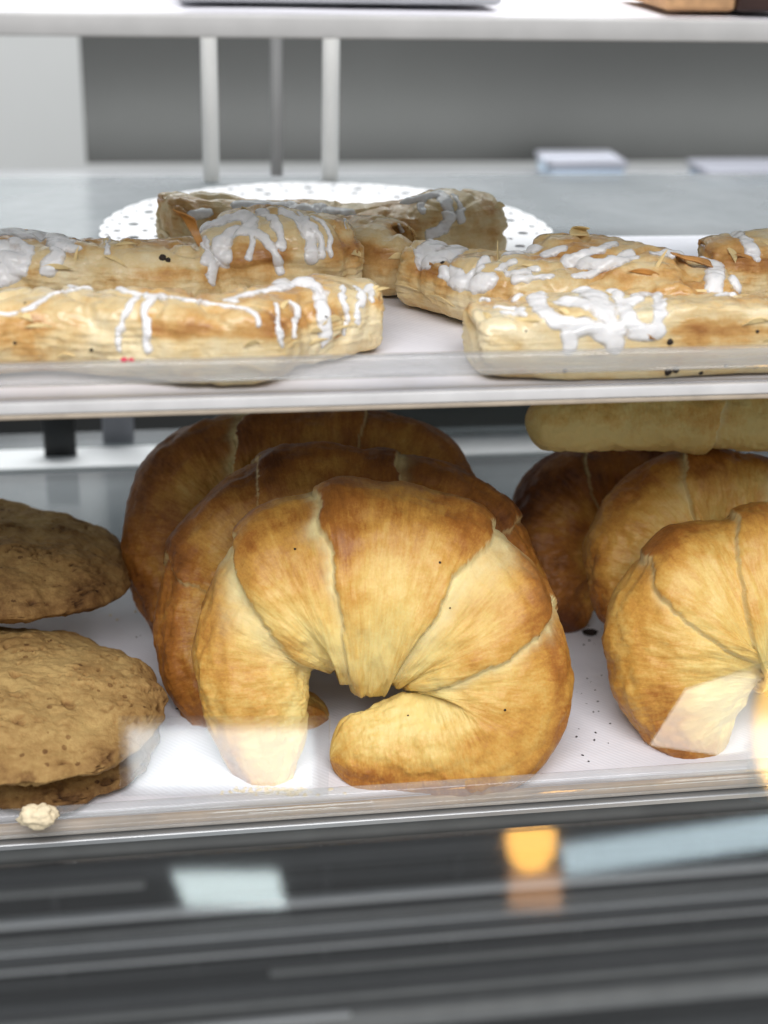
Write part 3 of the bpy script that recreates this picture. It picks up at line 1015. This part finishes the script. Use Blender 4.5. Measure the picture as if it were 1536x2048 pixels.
dB.icing([(36, [(-20, 200), (60, 205), (130, 215), (200, 205), (235, 240)]), (26, [(235, 240), (210, 300), (180, 345)]),
          (38, [(-20, 270), (40, 290), (70, 330), (20, 350), (-20, 360)]), (18, [(60, 230), (110, 270), (100, 320)]), (18, [(340, 190), (380, 200), (420, 205)]), (15, [(270, 260), (305, 262)]),
          (26, [(760, 200), (800, 175), (860, 155), (930, 135), (960, 165), (900, 205), (840, 250), (860, 295)]), (14, [(785, 230), (800, 280), (790, 310)]),
          (12, [(820, 310), (815, 350)]), (20, [(812, 360), (811, 380)]), (11, [(900, 200), (980, 200), (1040, 250), (1068, 310), (1075, 355)]),
          (15, [(1000, 120), (1050, 150), (1075, 200), (1080, 250)]), (17, [(1090, 120), (1150, 170), (1190, 230), (1200, 310)]),
          (10, [(1150, 130), (1210, 190), (1238, 250), (1236, 300)]), (9, [(1200, 140), (1260, 190), (1272, 285)]), (8, [(1230, 118), (1310, 130), (1330, 180)]),
          (9, [(940, 190), (970, 220), (955, 300)]), (9, [(430, 200), (415, 240), (412, 280)])], crop=C3)
dC.icing([(24, [(920, 95), (1000, 88), (1100, 104), (1200, 112), (1330, 122)]), (15, [(740, 130), (800, 125)])], crop=C3)
o = dC.icing([(16, [(150, 80), (230, 62), (280, 55), (308, 110), (310, 160), (280, 190), (235, 213)]), (9, [(200, 95), (215, 125)]),
          (11, [(330, 60), (355, 100), (360, 160)]), (7, [(120, 170), (130, 195)])], crop=C4)
dD.icing([(28, [(380, 205), (330, 222), (270, 243), (215, 280), (235, 310), (290, 290), (350, 262), (385, 240)]), (26, [(290, 345), (340, 380), (400, 400), (470, 382)]),
          (15, [(450, 300), (430, 340), (400, 370)]), (9, [(500, 235), (530, 265)]), (24, [(540, 283), (600, 272), (640, 262)]), (11, [(560, 310), (500, 345)]),
          (13, [(540, 360), (650, 342)]), (13, [(560, 380), (700, 370)]), (21, [(680, 287), (740, 264)]), (17, [(780, 300), (850, 280), (920, 252), (950, 242)]),
          (22, [(770, 310), (900, 320), (1010, 292)]), (15, [(790, 370), (860, 360), (950, 312), (1030, 297)]), (14, [(1100, 284), (1200, 284), (1290, 302), (1320, 330)]),
          (25, [(1250, 262), (1320, 282), (1335, 340), (1330, 415)]), (22, [(1330, 262), (1390, 300), (1410, 360), (1420, 405)])], crop=C4)
dF.icing([(18, [(1280, 200), (1400, 206), (1460, 240), (1490, 300)])], crop=C4)
dE.icing([(32, [(640, 420), (700, 402), (780, 420), (850, 432), (890, 480), (920, 530), (960, 580)]), (28, [(645, 425), (655, 480), (700, 520), (780, 552), (860, 572), (930, 600), (950, 622)]),
          (24, [(700, 384), (800, 392), (880, 402), (950, 442), (990, 500), (1020, 560), (1050, 588), (1110, 580)]), (19, [(1110, 580), (1120, 500), (1110, 442), (1080, 432), (1030, 452), (1000, 480)]),
          (28, [(760, 470), (840, 480)]), (18, [(780, 550), (770, 600), (775, 650)]), (11, [(560, 460), (600, 430), (640, 410)]), (11, [(350, 470), (400, 457), (460, 462)]),
          (9, [(350, 490), (355, 510)]), (9, [(490, 487), (560, 495), (595, 500)]), (9, [(520, 507), (600, 515)]), (15, [(1350, 442), (1440, 432), (1560, 400)])], crop=C4)
for d_, px, py, r in ((dA, 650, 640, 9), (dA, 30, 686, 4), (dA, 183, 700, 4), (dA, 50, 606, 3), (dB, 325, 515, 8), (dB, 336, 520, 6), (dB, 176, 484, 3), (dE, 1340, 684, 7),
                      (dE, 1352, 739, 8), (dE, 1336, 744, 8), (dE, 1452, 732, 4), (dE, 1402, 746, 5), (dE, 1218, 692, 3), (dE, 1515, 663, 4), (dD, 885, 525, 5), (dE, 1130, 742, 5),
                      (dE, 1510, 735, 3), (dE, 1052, 662, 2.5), (dD, 1353, 514, 3)):
    d_.speck(px, py, r)
dB.flake([(398, 495), (412, 500), (388, 440), (345, 416)], 0.002, M_FLAKE)
dA.flake([(490, 553), (520, 550), (523, 506), (507, 515)], 0.001, M_FLAKEP)
dA.flake([(612, 548), (648, 545), (640, 532), (608, 531)], 0.001, M_FLAKEP)
dD.flake([(1140, 470), (1180, 470), (1178, 458), (1155, 455)], 0.002, M_FLAKEP)
dD.flake([(1350, 512), (1420, 535), (1418, 520), (1340, 505)], -0.003, M_FLAKE)



def shard(d, cnt, seed):
    """small loose sheets of crust standing off the pastry along its upper edges and sides"""
    r = np.random.default_rng(seed)
    n = normals_of(d.me)
    h = (d.v[:, 2] - Z2) / (d.v[:, 2].max() - Z2)
    ok = np.where((n[:, 1] < 0.25) & (h > 0.25) & (n[:, 2] < 0.93))[0]
    for i in r.choice(ok, cnt):
        c, nn = d.v[i], n[i]
        t = np.cross(nn, (0, 0, 1.0)) + r.normal(0, 0.12, 3)
        t /= np.linalg.norm(t)
        b = np.cross(nn, t)
        L, W = r.uniform(0.0025, 0.0075), r.uniform(0.001, 0.0026)
        U, V = np.meshgrid(np.linspace(-1, 1, 9), np.linspace(0, 1, 5), indexing='ij')
        U, V = U.ravel(), V.ravel()
        wid = (1 - 0.75 * U ** 2) * (1 + 0.3 * noise(np.stack([U * 4, V * 0, V * 0 + i], -1)))
        g = c + np.outer(U * L * (1 - 0.2 * V), t) + np.outer(V * W * wid, -b) + np.outer(0.00005 + V * V * W * r.uniform(0.03, 0.40), nn)
        me = mesh_np('flake', g - d.org, grid_quads(9, 5))
        o = link('flake', me, M_FLAKEP if r.random() < 0.8 else M_FLAKE, d.obj)
        md = o.modifiers.new('t', 'SOLIDIFY')
        md.thickness = 0.00022


for k, d_ in enumerate((dA, dB, dC, dD, dF, dE)):
    shard(d_, (16, 12, 10, 14, 5, 16)[k], 50 + k)

# ------------------------------------------------------------------ lace doilies
def doily(cx, cy, rad, z, label, n=64):
    cu = bpy.data.curves.new('lace_doily', 'CURVE')
    cu.dimensions = '2D'
    cu.fill_mode = 'BOTH'
    cu.extrude = 0.00012

    def loop(pts):
        sp = cu.splines.new('POLY')
        sp.points.add(len(pts) - 1)
        for p, (x, y) in zip(sp.points, pts):
            p.co = (x, y, 0, 1)
        sp.use_cyclic_u = True
    k = 44
    loop([((rad + 0.0016 * abs(math.sin(t * k / 2)) ** 0.6 - 0.001) * math.cos(t), (rad + 0.0016 * abs(math.sin(t * k / 2)) ** 0.6 - 0.001) * math.sin(t))
          for t in np.linspace(0, 2 * math.pi, k * 10, endpoint=False)])

    def ring(r, cnt, hr, ph=0.0, sq=1.0):
        for i in range(cnt):
            a = 2 * math.pi * (i + ph) / cnt
            loop([((r + hr * math.cos(t)) * math.cos(a) - hr * sq * math.sin(t) * math.sin(a), (r + hr * math.cos(t)) * math.sin(a) + hr * sq * math.sin(t) * math.cos(a))
                  for t in np.linspace(0, 2 * math.pi, 10, endpoint=False)])
    ring(rad - 0.0028, k, 0.0011, 0.5)
    ring(rad - 0.0075, k // 2, 0.0017, 0.0)
    ring(rad - 0.0075, k // 2, 0.0010, 0.5)
    ring(rad - 0.0140, k // 2, 0.0025, 0.5)
    ring(rad - 0.0200, k // 2, 0.0014, 0.0)
    ring(rad - 0.0250, k // 2, 0.0021, 0.5)
    tmp = bpy.data.objects.new('tmp', cu)
    COL.objects.link(tmp)
    dg = bpy.context.evaluated_depsgraph_get()
    me = bpy.data.meshes.new_from_object(tmp.evaluated_get(dg))
    bpy.data.objects.remove(tmp)
    me.name = 'lace_doily'
    o = link('lace_doily', me, M_DOILY)
    o.location = (cx, cy, z)
    return tag(o, label, 'doily')


l, r_, bk = atz(172, 452, Z2), atz(1135, 468, Z2), atz(600, 368, Z2)
rad = (r_[0] - l[0]) / 2 * 0.94
doily((l[0] + r_[0]) / 2, bk[1] - rad, rad, Z2 + 0.0008, 'round white lace doily under the back danish pastry')

# ------------------------------------------------------------------ crumbs and small bits


def lump(name, loc, r, mat, label, cat, squash=0.6, seed=0.0, sub=3, stretch=(1, 1)):
    bm = bmesh.new()
    bmesh.ops.create_icosphere(bm, subdivisions=sub, radius=1.0)
    co = np.array([v.co[:] for v in bm.verts])
    k = 1 + 0.35 * fbm(co * 1.3 + seed, 3) + 0.10 * noise(co * 6 + seed)
    co = co * k[:, None] * (r * stretch[0], r * stretch[1], r * squash)
    co[:, 2] -= co[:, 2].min()
    for v, c in zip(bm.verts, co):
        v.co = c
    me = bpy.data.meshes.new(name)
    bm.to_mesh(me)
    bm.free()
    me.polygons.foreach_set('use_smooth', np.full(len(me.polygons), True, bool))
    o = link(name, me, mat)
    o.location = loc
    if label: tag(o, label, cat)
    return o


lump('sugar_shred', atz(808, 566, Z2), 0.0021, M_PINK, 'bright pink sugar shred on the white liner between the danish pastries', 'sprinkle', 0.5, 1.0, 3, (1.3, 1.6))
c = atz(248, 748, 0.1682)
for k, (dx, rr) in enumerate(((0, .0011), (.0022, .0009))):
    lump('sugar_crumb', (c[0] + dx, FRONT - 0.0035, 0.1681), rr, M_PINK, ('coral pink sugar crumb on the middle guard rail, the left one of two', 'smaller coral pink sugar crumb on the middle guard rail, the right one of two')[k], 'crumb', 0.6, 2.0 + k, 2)
c = aty(76, 1640, FRONT - 0.0085)
o = lump('pastry_crumb', (c[0], FRONT - 0.0088, c[2] - 0.003), 0.0052, M_CRUMB, 'big pale pastry crumb stuck on the bottom guard rail in front of the cookies', 'crumb', 0.8, 4.0, 4, (1.25, 0.7))
c = atz(1180, 1268, Z3)
lump('burnt_crumb', c, 0.0026, M_BLACK, 'dark burnt crumb on the liner between the two rows of croissants', 'crumb', 0.35, 6.0, 3, (1.2, 1.1))


def scatter(name, spots, mat, label, z, sizes, squash=0.5):
    bm = bmesh.new()
    for (px, py) in spots:
        c = atz(px, py, z)
        r = random.uniform(*sizes)
        m = Matrix.Translation(Vector(c) + Vector((0, 0, r * 0.3))) @ Matrix.Rotation(random.uniform(0, 6), 4, 'Z') @ Matrix.Diagonal((r * random.uniform(.7, 1.6), r, r * squash, 1))
        res = bmesh.ops.create_icosphere(bm, subdivisions=1, radius=1.0, matrix=m)
        for v in res['verts']:
            v.co += Vector((random.uniform(-1, 1), random.uniform(-1, 1), random.uniform(-.3, .3))) * r * 0.3
    me = bpy.data.meshes.new(name)
    bm.to_mesh(me)
    bm.free()
    return tag(link(name, me, mat), label, None, None, 'stuff')


sp = [(random.gauss(1180, 28), random.uniform(1180, 1530)) for _ in range(34)] + [(random.uniform(270, 400), random.uniform(1150, 1420)) for _ in range(14)]
scatter('dark_crumbs', sp, M_BLACK, 'fine dark crumbs sprinkled over the lower paper liner', Z3, (0.00020, 0.00055))
sp = [(random.gauss(560, 45), random.uniform(1575, 1592)) for _ in range(70)] + [(random.uniform(170, 290), random.uniform(1140, 1240)) for _ in range(14)] + [(random.uniform(680, 900), random.uniform(1560, 1580)) for _ in range(14)]
scatter('pale_crumbs', sp, M_CRUMB, 'pale pastry crumbs scattered on the lower paper liner', Z3, (0.0004, 0.0010))

# ------------------------------------------------------------------ things on the uppermost shelf (only their feet show)
zt = Z1 + 0.0022
a, b = atz(560, 8, zt), atz(1022, 8, zt)
o = box('grey_tray', (a[0] - 0.03, a[1] + 0.002, zt), (b[0] - 0.004, a[1] + 0.10, zt + 0.020), plain('grey_tray_plastic', (0.40, 0.41, 0.42), 0.5, 0, 0.08, 60), None, 0.002)
tag(o, 'grey tray on the uppermost liner, only its foot in view at the top edge', 'tray')
a, b = atz(1330, 22, zt), atz(1494, 30, zt)
lf = empty('cake_slice', (a[0], a[1], zt))
tag(lf, 'tan cake slice with a dark chocolate end, cut off by the top right corner', 'cake')
part(box('sponge', (a[0], a[1] + 0.0, zt), (b[0], a[1] + 0.05, zt + 0.03), plain('tan_sponge', (0.55, 0.32, 0.16), 0.8, 0, 0.25, 220), None, 0.0015), lf)
part(box('chocolate_end', (b[0] + 0.0002, a[1] - 0.001, zt), (b[0] + 0.02, a[1] + 0.05, zt + 0.031), plain('dark_chocolate', (0.045, 0.022, 0.018), 0.4, 0, 0.2, 120), None, 0.0015), lf)

# ------------------------------------------------------------------ below the bottom shelf: steel trim, glass apron, rails in the dark base
part(box('front_trim', (X0, FRONT - 0.003, -0.0128), (X1, FRONT + 0.004, -0.0105), plain('grey_trim_metal', (0.36, 0.365, 0.37), 0.35, 0.6, 0.1, 20), None, 0.0020, 4))
YB = 1.20
part(box('base_panel', (X0, YB + 0.03, -1.1), (X1, YB + 0.05, -0.03), M_DARK))


def rail(py0, py1, mat, bev=0.45, dy=0.0, x0=X0, x1=X1):
    za, zb_ = aty(768, py0, YB + dy)[2], aty(768, py1, YB + dy)[2]
    h = za - zb_
    return part(box('base_rail', (x0, YB + dy - h * 0.5, zb_), (x1, YB + dy + h * 0.5 + 0.003, za), mat, None, h * bev, 4))


M_GREY = plain('grey_rail_metal', (0.33, 0.33, 0.325), 0.45, 0.2, 0.12, 20)
M_RAIL_GLINT = plain('pale_rail_glint', (0.90, 0.90, 0.92), 0.4, 0.0, 0.05, 20)  # highlights of the steel rails put into a pale colour
M_DGREY = plain('dark_rail_metal', (0.060, 0.062, 0.066), 0.45, 0.2, 0.15, 20)
rail(1640, 1668, M_GREY)
rail(1690, 1712, M_DGREY)
rail(1784, 1798, M_RAIL_GLINT)
rail(1800, 1862, M_DGREY, 0.2, 0.01)
rail(1864, 1884, M_RAIL_GLINT)
rail(1936, 1972, M_DGREY, 0.3)
rail(2004, 2046, M_GREY, 0.3, 0.0)
rail(2080, 2140, M_DGREY, 0.3, 0.0)
xm = aty(290, 1750, YB)[0]
rail(1728, 1738, M_GREY, 0.4, -0.02, X0, xm)  # this and the following thin rails are added to draw highlight streaks
rail(1716, 1722, M_DGREY, 0.4, -0.03)
rail(1742, 1748, M_DGREY, 0.4, 0.0, xm + 0.05)
rail(1822, 1828, M_GREY, 0.4, -0.03)
rail(1846, 1850, M_RAIL_GLINT, 0.4, -0.03)
rail(1908, 1913, M_DGREY, 0.4, -0.02)
rail(1924, 1932, M_GREY, 0.4, -0.01, xm + 0.12)
rail(1983, 1990, M_GREY, 0.4, -0.02)
rail(2020, 2026, M_RAIL_GLINT, 0.4, -0.04, X0, xm + 0.2)
for k in range(15):
    xx = X0 + 0.09 + k * 0.135
    part(box('base_mullion', (xx, YB + 0.012, -0.9), (xx + 0.006, YB + 0.024, -0.2), M_DGREY, None, 0.001))

pane_y = FRONT - 0.010
o = part(box('glass_apron', (X0, pane_y - 0.003, -0.30), (X1, pane_y, -0.0133), M_PANE))


def reflected(name, quad, dist, power_rad, color, y0, shape='RECTANGLE'):
    """an area lamp standing where the vertical sheet at y0 mirrors it to the given picture corners (tl, tr, br, bl)"""
    w = [math.dist(quad[0], quad[1]), math.dist(quad[3], quad[2])]
    k = min(max(w[0] / w[1], 0.93), 1.07)
    ds = (dist, dist, dist * k, dist * k)
    vir = [CAM + ray(*q) * d for q, d in zip(quad, ds)]
    real = [np.array((v[0], 2 * y0 - v[1], v[2])) for v in vir]
    c = sum(real) / 4
    ex = (real[1] + real[2] - real[0] - real[3]) / 2
    ey = (real[0] + real[1] - real[2] - real[3]) / 2
    sx, sy = np.linalg.norm(ex), np.linalg.norm(ey)
    ex /= sx
    ey -= ex * (ey @ ex)
    ey /= np.linalg.norm(ey)
    ez = np.cross(ex, ey)
    vc = sum(vir) / 4
    tgt = CAM + (vc - CAM) * (y0 / vc[1]) - c
    l = bpy.data.lights.new(name, 'AREA')
    l.shape = shape
    l.size, l.size_y = sx, sy
    l.energy = power_rad * math.pi * sx * sy * (math.pi / 4 if shape == 'ELLIPSE' else 1)
    l.color = color
    if ez @ tgt > 0:                       # lamps shine along their -z
        ex, ez = -ex, -ez
    o = bpy.data.objects.new(name, l)
    COL.objects.link(o)
    o.matrix_world = Matrix(((ex[0], ey[0], ez[0], c[0]), (ex[1], ey[1], ez[1], c[1]), (ex[2], ey[2], ez[2], c[2]), (0, 0, 0, 1)))
    return o


py_ = pane_y - 0.0015
reflected('apron_glare_lamp', [(347, 1743), (572, 1743), (555, 1812), (368, 1812)], 1.9, 11.0, (0.86, 1.0, 1.0), py_)  # unseen lamp added to throw a white reflection onto the apron
reflected('tube_lamp', [(1125, 1690), (1700, 1610), (1700, 1672), (1125, 1752)], 1.9, 8.0, (0.74, 0.92, 1.0), py_)
reflected('amber_lamp', [(1012, 1618), (1112, 1618), (1112, 1745), (1012, 1745)], 2.1, 20.0, (1.0, 0.50, 0.10), py_, 'ELLIPSE')
reflected('amber_echo_lamp', [(1018, 1735), (1122, 1735), (1122, 1818), (1018, 1818)], 2.1, 4.5, (1.0, 0.50, 0.22), py_)  # extra lamp added for the amber lamp's dimmer second reflection

# two added clear plates standing in for pane reflections, each catching a lamp
glare_y = FRONT - 0.0085


def add_glare_plate(poly, label):
    pts = [aty(x, y, glare_y) for x, y in poly]
    c = sum(pts) / len(pts)
    bm = bmesh.new()
    f = [bm.verts.new(Vector(p - c)) for p in pts]
    face = bm.faces.new(f)
    ext = bmesh.ops.extrude_face_region(bm, geom=[face])
    bmesh.ops.translate(bm, verts=[v for v in ext['geom'] if isinstance(v, bmesh.types.BMVert)], vec=(0, 0.0012, 0))
    bmesh.ops.recalc_face_normals(bm, faces=bm.faces)
    me = bpy.data.meshes.new('glare_plate')
    bm.to_mesh(me)
    bm.free()
    o = link('glare_plate', me, M_GLARE)
    o.location = c
    return tag(o, label, 'glare plate')


add_glare_plate([(236, 1435), (660, 1435), (656, 1592), (242, 1592)], 'added clear plate carrying white pane glare in front of the golden croissant and cookies')
reflected('white_glare_lamp', [(258, 1458), (628, 1458), (624, 1578), (262, 1578)], 1.9, 8.5, (0.90, 0.97, 1.0), glare_y)  # unseen lamp added to give the left plate its white glare
add_glare_plate([(1300, 1492), (1372, 1380), (1545, 1322), (1545, 1612), (1500, 1606), (1496, 1506), (1440, 1512)], 'added slanted clear plate carrying cream pane glare in front of the right golden croissant')
reflected('cream_glare_lamp', [(1280, 1350), (1508, 1350), (1500, 1520), (1280, 1520)], 1.9, 6.0, (1.0, 0.97, 0.90), glare_y)  # unseen lamp added for the cream glare on the right plate

reflected('amber_side_lamp', [(1509, 1325), (1640, 1325), (1640, 1600), (1509, 1600)], 1.9, 16.0, (1.0, 0.58, 0.16), glare_y, 'ELLIPSE')
